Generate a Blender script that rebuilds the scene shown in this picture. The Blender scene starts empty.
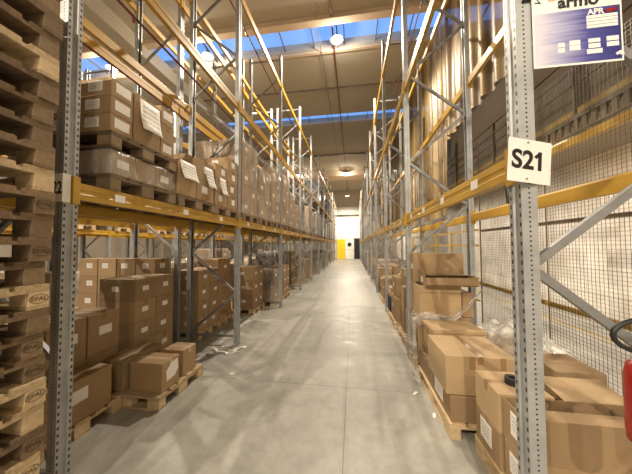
import bpy, bmesh, math, random
from mathutils import Vector, Matrix
from math import pi, sin, cos, radians
random.seed(7)
D = bpy.data
SC = bpy.context.scene
COL = SC.collection
H = 1.82

# ------------------------------------------------------------------ camera, world, exposure
cam = D.cameras.new('camera'); camo = D.objects.new('camera', cam); COL.objects.link(camo)
cam.sensor_width = 36; cam.lens = 247.6 / 632 * 36; cam.clip_start = .02; cam.clip_end = 200
camo.matrix_world = Matrix.Translation((0, 0, H)) @ Matrix.Rotation(.1474, 4, 'Z') @ Matrix.Rotation(pi/2 + .0346, 4, 'X') @ Matrix.Rotation(-.0052, 4, 'Z')
SC.camera = camo
SC.view_settings.view_transform = 'Standard'; SC.view_settings.look = 'None'
SC.view_settings.gamma = 1; SC.view_settings.use_curve_mapping = False
SC.view_settings.exposure = 0.06
w = D.worlds.new('dusk_sky'); SC.world = w; w.use_nodes = True
bg = w.node_tree.nodes['Background']; bg.inputs[0].default_value = (.14, .34, .84, 1); bg.inputs[1].default_value = 1.5
LAMP_W = 500      # downward part of each lamp
LAMP_SPILL = 125  # part that leaves the lens sideways and upwards
FILL_TUBE_W = 75  # power of the fill lamps added under the mezzanine
LAMP_COL = (1, .865, .68)
LAMPS = [(-9.6, 8.5, 9.05), (-5.4, 8.5, 9.05), (-.48, 8.5, 9.05),
         (-.55, 24.2, 8.9), (-5.4, 24.2, 8.9), (-.6, 30.0, 7.8), (4.0, 24.2, 8.9),
         (-9.6, -6.5, 9.05), (-5.4, -6.5, 9.05), (-.48, -6.5, 9.05), (4.0, -6.5, 9.05)]
LAMPS = [(x, -7.3 if y < 0 else y, z) for x, y, z in LAMPS]

# ------------------------------------------------------------------ materials
def nodes(name):
    m = D.materials.new(name); m.use_nodes = True
    nt = m.node_tree; b = nt.nodes['Principled BSDF']
    return m, nt, b
def N(nt, t, **k):
    n = nt.nodes.new(t)
    for a, v in k.items():
        if a.startswith('i_'):
            key = a[2:]; key = int(key) if key.isdigit() else key
            n.inputs[key].default_value = v
        else: setattr(n, a, v)
    return n
def L(nt, a, b): nt.links.new(a, b)
def ramp(nt, fac, stops):
    r = nt.nodes.new('ShaderNodeValToRGB'); e = r.color_ramp.elements
    e[0].position, e[0].color = stops[0][0], (*stops[0][1], 1)
    e[1].position, e[1].color = stops[-1][0], (*stops[-1][1], 1)
    for p, c in stops[1:-1]:
        x = e.new(p); x.color = (*c, 1)
    L(nt, fac, r.inputs[0]); return r
def mth(nt, op, a, b=None, c=None):
    n = nt.nodes.new('ShaderNodeMath'); n.operation = op
    for i, v in enumerate((a, b, c)):
        if v is None: continue
        if isinstance(v, (int, float)): n.inputs[i].default_value = v
        else: L(nt, v, n.inputs[i])
    return n.outputs[0]
def plain(name, col, rough=.6, metal=0, noise=.12, scale=8, bump=0, vary=0, stretch=(1, 1, 1), spec=.5):
    m, nt, b = nodes(name)
    tc = N(nt, 'ShaderNodeTexCoord'); mp = N(nt, 'ShaderNodeMapping'); mp.inputs['Scale'].default_value = stretch
    L(nt, tc.outputs['Object'], mp.inputs[0])
    no = N(nt, 'ShaderNodeTexNoise', i_Scale=scale, i_Detail=5.0, i_Roughness=.6); L(nt, mp.outputs[0], no.inputs['Vector'])
    lo = tuple(c*(1-noise) for c in col); hi = tuple(min(1, c*(1+noise)) for c in col)
    r = ramp(nt, no.outputs[0], [(.3, lo), (.7, hi)])
    out = r.outputs[0]
    if vary:
        oi = N(nt, 'ShaderNodeObjectInfo')
        hs = N(nt, 'ShaderNodeHueSaturation'); L(nt, out, hs.inputs['Color'])
        L(nt, mth(nt, 'MULTIPLY_ADD', oi.outputs['Random'], vary*2, 1-vary), hs.inputs['Value']); out = hs.outputs[0]
    L(nt, out, b.inputs['Base Color'])
    b.inputs['Roughness'].default_value = rough; b.inputs['Metallic'].default_value = metal
    b.inputs['Specular IOR Level'].default_value = spec
    if bump:
        bp = N(nt, 'ShaderNodeBump', i_Strength=bump, i_Distance=.01); L(nt, no.outputs[0], bp.inputs['Height']); L(nt, bp.outputs[0], b.inputs['Normal'])
    return m
M = {}
M['card'] = plain('cardboard', (.31, .21, .112), .75, noise=.09, scale=3, vary=.16)
M['card_light'] = plain('pale_cardboard', (.40, .285, .16), .75, noise=.07, scale=3, vary=.08)
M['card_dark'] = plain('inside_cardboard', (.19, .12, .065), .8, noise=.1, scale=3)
M['tape'] = plain('parcel_tape', (.30, .19, .09), .25, noise=.08, scale=6)
M['tape_clear'] = plain('pale_parcel_tape', (.56, .44, .30), .22, noise=.08, scale=6)
M['wood'] = plain('pallet_wood', (.48, .36, .21), .8, noise=.28, scale=5, stretch=(1, 7, 7), bump=.25, vary=.16)
M['wood_block'] = plain('pallet_block_wood', (.54, .41, .25), .8, noise=.2, scale=14, bump=.2, vary=.18)
M['wood_block_old_shade'] = plain('weathered_shade_block_wood', (.22, .155, .09), .85, noise=.25, scale=14, bump=.2, vary=.2)  # weathered tone, also darkened for the shade on the pallet stack
M['wood_old_shade'] = plain('weathered_shade_pallet_wood', (.18, .12, .068), .85, noise=.3, scale=5, stretch=(1, 7, 7), bump=.25, vary=.3)  # same for the boards: weathering plus painted-in shade of the stack
M['steel'] = plain('galvanised_steel', (.33, .34, .345), .5, .6, noise=.14, scale=12)
M['steel_brace'] = plain('galvanised_brace', (.27, .275, .28), .5, .6, noise=.14, scale=12)
M['orange'] = plain('yellow_orange_paint', (.47, .275, .032), .4, noise=.1, scale=5, vary=.07)
M['gold'] = plain('ochre_paint', (.36, .24, .05), .5, noise=.15, scale=5)
M['yellow'] = plain('bright_yellow_paint', (.85, .62, .02), .5, noise=.04)
M['black'] = plain('black_rubber', (.012, .012, .013), .45, noise=.1)
M['darkload'] = plain('black_stretch_film', (.03, .03, .034), .25, noise=.3, scale=9, bump=.6)
M['white'] = plain('white_paper', (.80, .79, .76), .6, noise=.03)
M['ink'] = plain('black_ink', (.01, .01, .012), .5, noise=.02)
M['redpipe'] = plain('dark_red_pipe_paint', (.17, .035, .02), .45, noise=.15)
M['pipe'] = plain('grey_conduit', (.16, .13, .11), .5, noise=.15)
M['red'] = plain('red_enamel', (.27, .014, .010), .25, noise=.04)
M['wirem'] = plain('dark_wire', (.13, .12, .10), .45, .5, noise=.1)
M['rail'] = plain('bronze_rail_paint', (.115, .085, .045), .5, noise=.15)
M['brownwall'] = plain('brown_room_wall', (.25, .20, .145), .85, noise=.07, scale=1.5)
M['wall'] = plain('pale_wall_paint', (.62, .59, .54), .85, noise=.06, scale=1.2)
M['beige'] = plain('beige_precast_concrete', (.33, .275, .215), .85, noise=.07, scale=1.5)
M['ceil'] = plain('ceiling_concrete', (.42, .38, .315), .9, noise=.06, scale=.7)
M['ceil2'] = plain('girder_concrete', (.60, .48, .36), .9, noise=.06, scale=.9)
M['column'] = plain('column_concrete', (.42, .40, .37), .85, noise=.08, scale=1.5)
M['bluesign'] = None
M['housing'] = plain('lamp_housing', (.10, .095, .09), .4, .5)
M['navy'] = plain('dark_navy_cloth', (.015, .02, .035), .7)

# whitewashed block wall
def m_blocks():
    m, nt, b = nodes('whitewashed_block_wall')
    tc = N(nt, 'ShaderNodeTexCoord'); sx = N(nt, 'ShaderNodeSeparateXYZ'); L(nt, tc.outputs['Object'], sx.inputs[0])
    cb = N(nt, 'ShaderNodeCombineXYZ'); L(nt, sx.outputs[1], cb.inputs[0]); L(nt, sx.outputs[2], cb.inputs[1])
    br = N(nt, 'ShaderNodeTexBrick', i_Scale=1.0); L(nt, cb.outputs[0], br.inputs['Vector'])
    br.inputs['Color1'].default_value = (.76, .73, .68, 1); br.inputs['Color2'].default_value = (.70, .67, .62, 1); br.inputs['Mortar'].default_value = (.48, .45, .40, 1)
    br.inputs['Mortar Size'].default_value = .008; br.inputs['Brick Width'].default_value = 1.2; br.inputs['Row Height'].default_value = .6
    no = N(nt, 'ShaderNodeTexNoise', i_Scale=1.6, i_Detail=6.0); L(nt, tc.outputs['Object'], no.inputs['Vector'])
    r = ramp(nt, no.outputs[0], [(.3, (.72, .70, .66)), (.65, (1, 1, 1))])
    mx = N(nt, 'ShaderNodeMix', data_type='RGBA', blend_type='MULTIPLY'); mx.inputs[0].default_value = 1
    L(nt, br.outputs[0], mx.inputs[6]); L(nt, r.outputs[0], mx.inputs[7]); L(nt, mx.outputs[2], b.inputs['Base Color'])
    b.inputs['Roughness'].default_value = .85
    return m
M['blocks'] = m_blocks()

def m_floor():
    m, nt, b = nodes('polished_concrete_floor')
    tc = N(nt, 'ShaderNodeTexCoord')
    n1 = N(nt, 'ShaderNodeTexNoise', i_Scale=.55, i_Detail=7.0, i_Roughness=.65, i_Distortion=.6); L(nt, tc.outputs['Object'], n1.inputs['Vector'])
    n2 = N(nt, 'ShaderNodeTexNoise', i_Scale=5.0, i_Detail=8.0, i_Roughness=.7); L(nt, tc.outputs['Object'], n2.inputs['Vector'])
    r1 = ramp(nt, n1.outputs[0], [(.32, (.27, .26, .235)), (.5, (.37, .357, .325)), (.7, (.46, .445, .405))])
    r2 = ramp(nt, n2.outputs[0], [(.3, (.74, .74, .73)), (.7, (1.08, 1.08, 1.07))])
    mx = N(nt, 'ShaderNodeMix', data_type='RGBA', blend_type='MULTIPLY'); mx.inputs[0].default_value = 1
    L(nt, r1.outputs[0], mx.inputs[6]); L(nt, r2.outputs[0], mx.inputs[7])
    # tyre scuffs running with the aisle
    mp = N(nt, 'ShaderNodeMapping'); mp.inputs['Scale'].default_value = (3.2, .22, 1); mp.inputs['Rotation'].default_value = (0, 0, .12); L(nt, tc.outputs['Object'], mp.inputs[0])
    n3 = N(nt, 'ShaderNodeTexNoise', i_Scale=1.3, i_Detail=4.0, i_Distortion=.8); L(nt, mp.outputs[0], n3.inputs['Vector'])
    r3 = ramp(nt, n3.outputs[0], [(.33, (.80, .79, .77)), (.48, (1, 1, 1)), (.62, (1, 1, 1))])
    mx2 = N(nt, 'ShaderNodeMix', data_type='RGBA', blend_type='MULTIPLY'); mx2.inputs[0].default_value = 1
    L(nt, mx.outputs[2], mx2.inputs[6]); L(nt, r3.outputs[0], mx2.inputs[7])
    sx = N(nt, 'ShaderNodeSeparateXYZ'); L(nt, tc.outputs['Object'], sx.inputs[0])
    def line(co, off, per, wd):
        a = mth(nt, 'SUBTRACT', co, off); a = mth(nt, 'DIVIDE', a, per); f = mth(nt, 'FRACT', a)
        f = mth(nt, 'SUBTRACT', f, .5); f = mth(nt, 'ABSOLUTE', f); return mth(nt, 'GREATER_THAN', f, .5 - wd/per)
    j = mth(nt, 'MAXIMUM', line(sx.outputs[0], -.1, 5.0, .004), line(sx.outputs[1], 3.26, 5.2, .004))
    mx3 = N(nt, 'ShaderNodeMix', data_type='RGBA'); L(nt, mth(nt, 'MULTIPLY', j, .65), mx3.inputs[0]); L(nt, mx2.outputs[2], mx3.inputs[6]); mx3.inputs[7].default_value = (.07, .06, .05, 1)
    L(nt, mx3.outputs[2], b.inputs['Base Color'])
    rr = ramp(nt, n2.outputs[0], [(.3, (.34, .34, .34)), (.7, (.55, .55, .55))]); L(nt, rr.outputs[0], b.inputs['Roughness'])
    bp = N(nt, 'ShaderNodeBump', i_Strength=.05, i_Distance=.01); L(nt, n2.outputs[0], bp.inputs['Height']); L(nt, bp.outputs[0], b.inputs['Normal'])
    return m
M['floor'] = m_floor()

def m_post():   # galvanised upright: small round holes in the sides, slots along both edges of the face
    m, nt, b = nodes('perforated_galvanised_upright')
    tc = N(nt, 'ShaderNodeTexCoord'); sx = N(nt, 'ShaderNodeSeparateXYZ'); L(nt, tc.outputs['Object'], sx.inputs[0])
    ge = N(nt, 'ShaderNodeNewGeometry'); sn = N(nt, 'ShaderNodeSeparateXYZ'); L(nt, ge.outputs['True Normal'], sn.inputs[0])
    x, y, z = sx.outputs
    def per(c, p): return mth(nt, 'MULTIPLY', mth(nt, 'SUBTRACT', mth(nt, 'FRACT', mth(nt, 'DIVIDE', c, p)), .5), p)
    zz = per(z, .025); d = mth(nt, 'SQRT', mth(nt, 'ADD', mth(nt, 'MULTIPLY', zz, zz), mth(nt, 'MULTIPLY', x, x)))
    side = mth(nt, 'MULTIPLY', mth(nt, 'LESS_THAN', d, .0052), mth(nt, 'GREATER_THAN', mth(nt, 'ABSOLUTE', sn.outputs[1]), .8))
    z5 = mth(nt, 'ABSOLUTE', per(z, .05)); ay = mth(nt, 'ABSOLUTE', mth(nt, 'SUBTRACT', mth(nt, 'ABSOLUTE', y), .038))
    slot = mth(nt, 'MULTIPLY', mth(nt, 'MULTIPLY', mth(nt, 'LESS_THAN', z5, .011), mth(nt, 'LESS_THAN', ay, .0065)), mth(nt, 'GREATER_THAN', mth(nt, 'ABSOLUTE', sn.outputs[0]), .8))
    hole = mth(nt, 'MAXIMUM', side, slot)
    no = N(nt, 'ShaderNodeTexNoise', i_Scale=9.0, i_Detail=6.0); L(nt, tc.outputs['Object'], no.inputs['Vector'])
    r = ramp(nt, no.outputs[0], [(.3, (.33, .345, .35)), (.7, (.44, .455, .46))])
    mx = N(nt, 'ShaderNodeMix', data_type='RGBA'); L(nt, hole, mx.inputs[0]); L(nt, r.outputs[0], mx.inputs[6]); mx.inputs[7].default_value = (.02, .02, .02, 1)
    L(nt, mx.outputs[2], b.inputs['Base Color'])
    L(nt, mth(nt, 'MULTIPLY_ADD', hole, -.5, .5), b.inputs['Metallic']); b.inputs['Roughness'].default_value = .5
    return m
M['post'] = m_post()

def m_label(name, dark=(.06, .06, .07), fx=9, base=(.80, .78, .74)):    # printed shipping label: lines of print and a barcode
    m, nt, b = nodes(name)
    tc = N(nt, 'ShaderNodeTexCoord'); sx = N(nt, 'ShaderNodeSeparateXYZ'); L(nt, tc.outputs['Generated'], sx.inputs[0])
    x, y, z = sx.outputs
    u = mth(nt, 'MAXIMUM', x, y)
    no = N(nt, 'ShaderNodeTexNoise', i_Scale=28.0, i_Detail=1.0); L(nt, tc.outputs['Generated'], no.inputs['Vector'])
    row = mth(nt, 'GREATER_THAN', mth(nt, 'FRACT', mth(nt, 'MULTIPLY', z, 6)), .55)
    txt = mth(nt, 'MULTIPLY', row, mth(nt, 'GREATER_THAN', no.outputs[0], .47))
    inb = mth(nt, 'MULTIPLY', mth(nt, 'LESS_THAN', mth(nt, 'ABSOLUTE', mth(nt, 'SUBTRACT', z, .5)), .36), mth(nt, 'LESS_THAN', mth(nt, 'ABSOLUTE', mth(nt, 'SUBTRACT', u, .5)), .38))
    f = mth(nt, 'MULTIPLY', mth(nt, 'MULTIPLY', txt, inb), .75)
    mx = N(nt, 'ShaderNodeMix', data_type='RGBA'); L(nt, f, mx.inputs[0]); mx.inputs[6].default_value = (*base, 1); mx.inputs[7].default_value = (*dark, 1)
    L(nt, mx.outputs[2], b.inputs['Base Color']); b.inputs['Roughness'].default_value = .55
    return m
M['label'] = m_label('printed_shipping_label')
M['sheet'] = m_label('printed_paper_sheet', (.25, .25, .25), base=(.86, .85, .82))

def m_film(name, alpha=.32, tint=(.80, .79, .76), rough=.2, sc=(1, 1, 1)):
    m, nt, b = nodes(name)
    tc = N(nt, 'ShaderNodeTexCoord'); mp = N(nt, 'ShaderNodeMapping'); mp.inputs['Scale'].default_value = sc; L(nt, tc.outputs['Object'], mp.inputs[0])
    no = N(nt, 'ShaderNodeTexNoise', i_Scale=6.0, i_Detail=4.0, i_Distortion=.8); L(nt, mp.outputs[0], no.inputs['Vector'])
    r = ramp(nt, no.outputs[0], [(.38, (alpha*.5,)*3), (.5, (alpha*.8,)*3), (.68, (min(1, alpha*1.9),)*3)])
    b.inputs['Base Color'].default_value = (*tint, 1); b.inputs['Roughness'].default_value = rough
    L(nt, r.outputs[0], b.inputs['Alpha'])
    bp = N(nt, 'ShaderNodeBump', i_Strength=.8, i_Distance=.03); L(nt, no.outputs[0], bp.inputs['Height']); L(nt, bp.outputs[0], b.inputs['Normal'])
    return m
M['film'] = m_film('stretch_film', .25, (.66, .64, .60), .14, (1.6, 1.6, .45))
M['film_loose'] = m_film('loose_stretch_film', .42, rough=.12)
M['bubble'] = m_film('bubble_wrap', .5, (.80, .78, .72), .08)
def m_curtain():
    m, nt, b = nodes('amber_plastic_curtain')
    tc = N(nt, 'ShaderNodeTexCoord'); mp = N(nt, 'ShaderNodeMapping'); mp.inputs['Scale'].default_value = (1, 4.0, .10); L(nt, tc.outputs['Object'], mp.inputs[0])
    no = N(nt, 'ShaderNodeTexNoise', i_Scale=1.6, i_Detail=3.0); L(nt, mp.outputs[0], no.inputs['Vector'])
    r = ramp(nt, no.outputs[0], [(.35, (.12, .075, .035)), (.5, (.25, .17, .07)), (.64, (.46, .32, .13))]); L(nt, r.outputs[0], b.inputs['Base Color'])
    b.inputs['Roughness'].default_value = .38; b.inputs['Alpha'].default_value = .74
    return m
M['curtain'] = m_curtain()
def m_emit(name, col, s):
    m, nt, b = nodes(name)
    b.inputs['Base Color'].default_value = (*col, 1); b.inputs['Emission Color'].default_value = (*col, 1); b.inputs['Emission Strength'].default_value = s
    return m
M['glow'] = m_emit('lamp_diffuser', (1, .86, .66), 30)
M['glow2'] = m_emit('added_tube_glow', (1, .88, .72), 6)  # for the added fill tubes
def m_pane():
    m, nt, b = nodes('skylight_polycarbonate')
    tr = N(nt, 'ShaderNodeBsdfTransparent'); mx = N(nt, 'ShaderNodeMixShader'); mx.inputs[0].default_value = .12
    L(nt, tr.outputs[0], mx.inputs[1]); L(nt, b.outputs[0], mx.inputs[2]); L(nt, mx.outputs[0], nt.nodes['Material Output'].inputs[0])
    b.inputs['Base Color'].default_value = (.5, .6, .75, 1); b.inputs['Roughness'].default_value = .2
    return m
M['pane'] = m_pane()
def m_signblue():
    m, nt, b = nodes('blue_print_fading_to_pale')
    tc = N(nt, 'ShaderNodeTexCoord'); sx = N(nt, 'ShaderNodeSeparateXYZ'); L(nt, tc.outputs['Generated'], sx.inputs[0])
    no = N(nt, 'ShaderNodeTexNoise', i_Scale=3.0, i_Detail=3.0)
    mp = N(nt, 'ShaderNodeMapping'); mp.inputs['Scale'].default_value = (.5, 1, 7); L(nt, tc.outputs['Generated'], mp.inputs[0]); L(nt, mp.outputs[0], no.inputs['Vector'])
    f = mth(nt, 'ADD', sx.outputs[0], mth(nt, 'MULTIPLY_ADD', no.outputs[0], .5, -.25))
    r = ramp(nt, f, [(.05, (.62, .60, .70)), (.30, (.36, .37, .58)), (.62, (.07, .075, .30)), (.95, (.03, .035, .20))])
    L(nt, r.outputs[0], b.inputs['Base Color']); b.inputs['Roughness'].default_value = .3
    return m
M['bluesign'] = m_signblue()

# ------------------------------------------------------------------ mesh helpers
class MB:
    def __init__(s): s.v = []; s.f = []
    def box(s, x0, x1, y0, y1, z0, z1):
        n = len(s.v)
        s.v += [(x0, y0, z0), (x1, y0, z0), (x1, y1, z0), (x0, y1, z0), (x0, y0, z1), (x1, y0, z1), (x1, y1, z1), (x0, y1, z1)]
        s.f += [(n, n+3, n+2, n+1), (n+4, n+5, n+6, n+7), (n, n+1, n+5, n+4), (n+1, n+2, n+6, n+5), (n+2, n+3, n+7, n+6), (n+3, n, n+4, n+7)]
        return s
    def obox(s, c, ax, ay, az):          # oriented box: centre and three half-axis vectors
        c, ax, ay, az = map(Vector, (c, ax, ay, az)); n = len(s.v)
        for k in (-1, 1):
            for i, j in ((-1, -1), (1, -1), (1, 1), (-1, 1)): s.v.append(tuple(c + ax*i + ay*j + az*k))
        s.f += [(n, n+3, n+2, n+1), (n+4, n+5, n+6, n+7), (n, n+1, n+5, n+4), (n+1, n+2, n+6, n+5), (n+2, n+3, n+7, n+6), (n+3, n, n+4, n+7)]
        return s
    def bar(s, p, q, w, t, side=(0, 1, 0)):
        p, q = Vector(p), Vector(q); d = q - p; u = d.normalized(); sd = Vector(side); sd = (sd - u*sd.dot(u)).normalized(); up = u.cross(sd)
        return s.obox((p+q)/2, d/2, sd*t/2, up*w/2)
    def tube(s, pts, r, seg=8, cap=True):
        pts = [Vector(p) for p in pts]; n0 = len(s.v); rr = r if isinstance(r, (list, tuple)) else [r]*len(pts)
        prev = None
        for i, p in enumerate(pts):
            d = (pts[min(i+1, len(pts)-1)] - pts[max(i-1, 0)]).normalized()
            if prev is None: a = Vector((0, 0, 1)) if abs(d.z) < .9 else Vector((1, 0, 0)); u = d.cross(a).normalized()
            else: u = (prev - d*prev.dot(d)).normalized()
            prev = u; v = d.cross(u)
            for k in range(seg):
                t = 2*pi*k/seg; s.v.append(tuple(p + (u*cos(t) + v*sin(t))*rr[i]))
        for i in range(len(pts)-1):
            for k in range(seg):
                a = n0+i*seg+k; b = n0+i*seg+(k+1) % seg; s.f.append((a, b, b+seg, a+seg))
        if cap:
            s.f.append(tuple(range(n0+seg-1, n0-1, -1))); e = n0+(len(pts)-1)*seg; s.f.append(tuple(range(e, e+seg)))
        return s
    def lathe(s, prof, c=(0, 0, 0), seg=24):
        n0 = len(s.v)
        for r, z in prof:
            for k in range(seg): t = 2*pi*k/seg; s.v.append((c[0]+r*cos(t), c[1]+r*sin(t), c[2]+z))
        for i in range(len(prof)-1):
            for k in range(seg):
                a = n0+i*seg+k; b = n0+i*seg+(k+1) % seg; s.f.append((a, b, b+seg, a+seg))
        return s
    def prism(s, poly, z0, z1):
        n = len(s.v); k = len(poly)
        s.v += [(x, y, z0) for x, y in poly] + [(x, y, z1) for x, y in poly]
        s.f += [tuple(range(n+k-1, n-1, -1)), tuple(range(n+k, n+2*k))]
        s.f += [(n+i, n+(i+1) % k, n+k+(i+1) % k, n+k+i) for i in range(k)]
        return s
    def mesh(s, name, mat, smooth=False):
        me = D.meshes.new(name); me.from_pydata(s.v, [], s.f); me.materials.append(mat)
        if smooth: me.polygons.foreach_set('use_smooth', [True]*len(me.polygons))
        bm = bmesh.new(); bm.from_mesh(me); bmesh.ops.recalc_face_normals(bm, faces=bm.faces); bm.to_mesh(me); bm.free()
        return me
def put(name, me, parent=None, loc=(0, 0, 0), rz=0):
    o = D.objects.new(name, me); COL.objects.link(o); o.parent = parent; o.location = loc; o.rotation_euler = (0, 0, rz); return o
def tag(o, label, cat, group=None):
    o['label'] = label; o['category'] = cat
    if group: o['group'] = group
    return o
def empty(name, loc, rz=0):
    o = D.objects.new(name, None); COL.objects.link(o); o.location = loc; o.rotation_euler = (0, 0, rz); return o
def struct(name, mb, mat, parent=None):
    o = put(name, mb.mesh(name, mat), parent)
    if not parent: o['kind'] = 'structure'
    return o
def copy_tree(o, loc, rz=None):
    r = o.copy(); COL.objects.link(r); r.location = loc
    if rz is not None: r.rotation_euler = (0, 0, rz)
    for ch in o.children:
        c = ch.copy(); COL.objects.link(c); c.parent = r
        for g in ch.children:
            d = g.copy(); COL.objects.link(d); d.parent = c
    return r
_tx = {}
def text_mesh(s, size, mat, ext=.0008, bold=.0):
    k = (s, size, mat.name)
    if k in _tx: return _tx[k]
    cu = D.curves.new('lettering', 'FONT'); cu.body = s; cu.size = size; cu.extrude = ext; cu.offset = bold; cu.align_x = 'CENTER'; cu.align_y = 'CENTER'
    o = D.objects.new('lettering', cu); COL.objects.link(o)
    dg = bpy.context.evaluated_depsgraph_get(); me = D.meshes.new_from_object(o.evaluated_get(dg)); me.name = 'lettering'
    D.objects.remove(o); me.materials.clear(); me.materials.append(mat); _tx[k] = me
    return me
ORD = ['first', 'second', 'third', 'fourth', 'fifth', 'sixth', 'seventh', 'eighth', 'ninth', 'tenth', 'eleventh', 'twelfth', 'thirteenth', 'fourteenth', 'fifteenth', 'sixteenth', 'seventeenth', 'eighteenth', 'nineteenth', 'twentieth',
       'twenty-first', 'twenty-second', 'twenty-third', 'twenty-fourth', 'twenty-fifth', 'twenty-sixth']

# ------------------------------------------------------------------ the setting
CZ = 9.32
struct('floor', MB().box(-18, 6.1, -12, 34.3, -.15, 0), M['floor'])
cb = MB()
for y0, y1, z in ((-12.3, 8.02, CZ), (9.18, 11.5, CZ), (11.54, 13.98, CZ+.03), (14.86, 17.9, CZ), (17.94, 20.26, CZ+.04), (20.3, 34.3, CZ)):
    cb.box(-18.3, 6.4, y0, y1, z, CZ+.35)
cb.box(-18.3, 6.4, 11.5, 11.54, CZ+.1, CZ+.35).box(-18.3, 6.4, 17.9, 17.94, CZ+.1, CZ+.35).box(-18.3, 6.4, 20.26, 20.3, CZ+.1, CZ+.35)
struct('ceiling', cb, M['ceil'])
struct('wall_left', MB().box(-18.3, -18, -12, 34, 0, CZ), M['beige'])
struct('wall_right', MB().box(5.8, 6.1, -12, 34, 0, CZ), M['blocks'])
struct('wall_back', MB().box(-18.3, 6.1, -12.3, -12, 0, CZ), M['beige'])
struct('wall_front', MB().box(-18.3, 6.1, 34, 34.3, 0, CZ), M['beige'])
# skylights with their glazing bars
for i, (y0, y1) in enumerate(((8.02, 9.18), (13.98, 14.86)), 1):
    win = struct('window_%d' % i, MB().box(-18, 6.1, y0, y1, CZ+.16, CZ+.175), M['pane'])
    fr = MB()
    for k in range(21): fr.box(-17.5+k*1.15, -17.47+k*1.15, y0, y1, CZ+.10, CZ+.15)
    put('glazing_bar', fr.mesh('glazing_bars', M['pipe']), win)
struct('trim_1', MB().box(-18, 5.8, 7.74, 8.0, CZ-.16, CZ), M['ceil2'])
struct('trim_2', MB().box(-18, 5.8, 9.2, 9.32, CZ-.07, CZ), M['ceil2'])
struct('trim_3', MB().box(-18, 5.8, 24.6, 26.3, CZ-.55, CZ), M['ceil2'])
struct('trim_4', MB().box(-18, 5.8, 11.48, 11.56, CZ-.03, CZ), M['pipe'])
struct('trim_5', MB().box(-18, 5.8, 20.22, 20.34, CZ-.05, CZ), M['pipe'])
struct('trim_6', MB().box(-8.7, -7.5, -12, 34, CZ-.55, CZ), M['ceil'])
struct('trim_7', MB().box(-18, 5.8, 33.4, 33.95, 5.95, 7.0), M['column'])
struct('trim_8', MB().box(5.0, 5.8, 14.0, 15.0, 0, CZ-.01), M['column'])
struct('baseboard_right', MB().box(5.74, 5.8, -12, 34, 0, .12), M['rail'])

# ceiling pipes and conduits
for x, z, r, m_, lb in ((-.62, CZ-.1, .028, 'redpipe', 'dark red sprinkler pipe under the ceiling that runs through the aisle lamps'),
                        (-1.12, CZ-.08, .014, 'pipe', 'thin dark conduit along the ceiling left of the red pipe')):
    mb = MB().tube([(x, -11, z), (x, 33.3, z)], r)
    for k in range(14): mb.box(x-.012, x+.012, -10+k*3.0, -9.98+k*3.0, z, CZ if k != 8 else CZ)
    tag(put('ceiling_pipe', mb.mesh('ceiling_pipe', M[m_])), lb, 'pipe')

# lamps
hm = MB().lathe([(.02, .22), (.06, .20), (.10, .12), (.22, .02), (.235, 0), (.225, 0), (.10, .09), (.0, .10)]).mesh('lamp_housing', M['housing'], True)
dm = MB().lathe([(0, .025), (.10, .015), (.17, .0), (.17, -.012), (.10, -.03), (0, -.035)]).mesh('diffuser', M['glow'], True)
for i, (x, y, z) in enumerate(LAMPS):
    t = empty('high_bay_lamp', (x, y, z))
    rod = MB().tube([(0, 0, .2), (0, 0, (CZ if y < 20 else CZ if y > 30 else CZ) - z)], .012)
    side = ['over the far left aisle', 'over the left rack rows', 'over the aisle', 'over the right side walkway'][[-9.6, -5.4, -.5, 4.0].index(min([-9.6, -5.4, -.5, 4.0], key=lambda q: abs(q-x)))]
    row = 'in the near skylight' if 0 < y < 10 else 'nearest the end wall' if y > 29 else 'under the far concrete girder' if y > 20 else 'behind the photographer'
    tag(t, 'glowing round high bay lamp %s, %s' % (side, row), 'lamp', 'high bay lamps')
    put('lamp_housing', hm, t); put('diffuser', dm, t); put('rod', rod.mesh('rod', M['pipe']), t)
    for kind, en in (('SPOT', LAMP_W*4), ('POINT', LAMP_SPILL)):
        ld = D.lights.new('lamp_light', kind); ld.energy = en*(1.25 if y < 0 else 1)*(.3 if x > 3 else 1); ld.color = LAMP_COL; ld.shadow_soft_size = .05
        if kind == 'SPOT': ld.spot_size = radians(158); ld.spot_blend = .35
        lo = D.objects.new('lamp_light', ld); COL.objects.link(lo); lo.parent = t; lo.location = (0, 0, -.16)
    if abs(y-8.5) < .2: struct('trim_%d' % (20+i), MB().box(x-.02, x+.02, 7.95, 9.25, CZ-.02, CZ+.02), M['pipe'])

for i, y in enumerate((-1.0, 2.5, 6.0, 9.5, 12.5)):  # added fill lamps, tucked under the deck to brighten the right wall
    t = empty('added_tube_lamp', (4.16, y, 3.9)); tag(t, 'added white fill lamp under the mezzanine deck, %s from the camera' % ORD[i], 'lamp', 'added fill lamps under the mezzanine')
    put('lamp_housing', MB().box(-.08, .08, -.62, .62, -.06, 0.049).mesh('lamp_housing', M['white']), t)
    put('tube', MB().tube([(0, -.58, -.08), (0, .58, -.08)], .018, 10).mesh('tube', M['glow2']), t)
    ld = D.lights.new('lamp_light', 'AREA'); ld.shape = 'RECTANGLE'; ld.size = .12; ld.size_y = 1.2; ld.energy = FILL_TUBE_W; ld.color = (1, .86, .70)
    lo = D.objects.new('lamp_light', ld); COL.objects.link(lo); lo.parent = t; lo.location = (0, 0, -.12)

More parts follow.
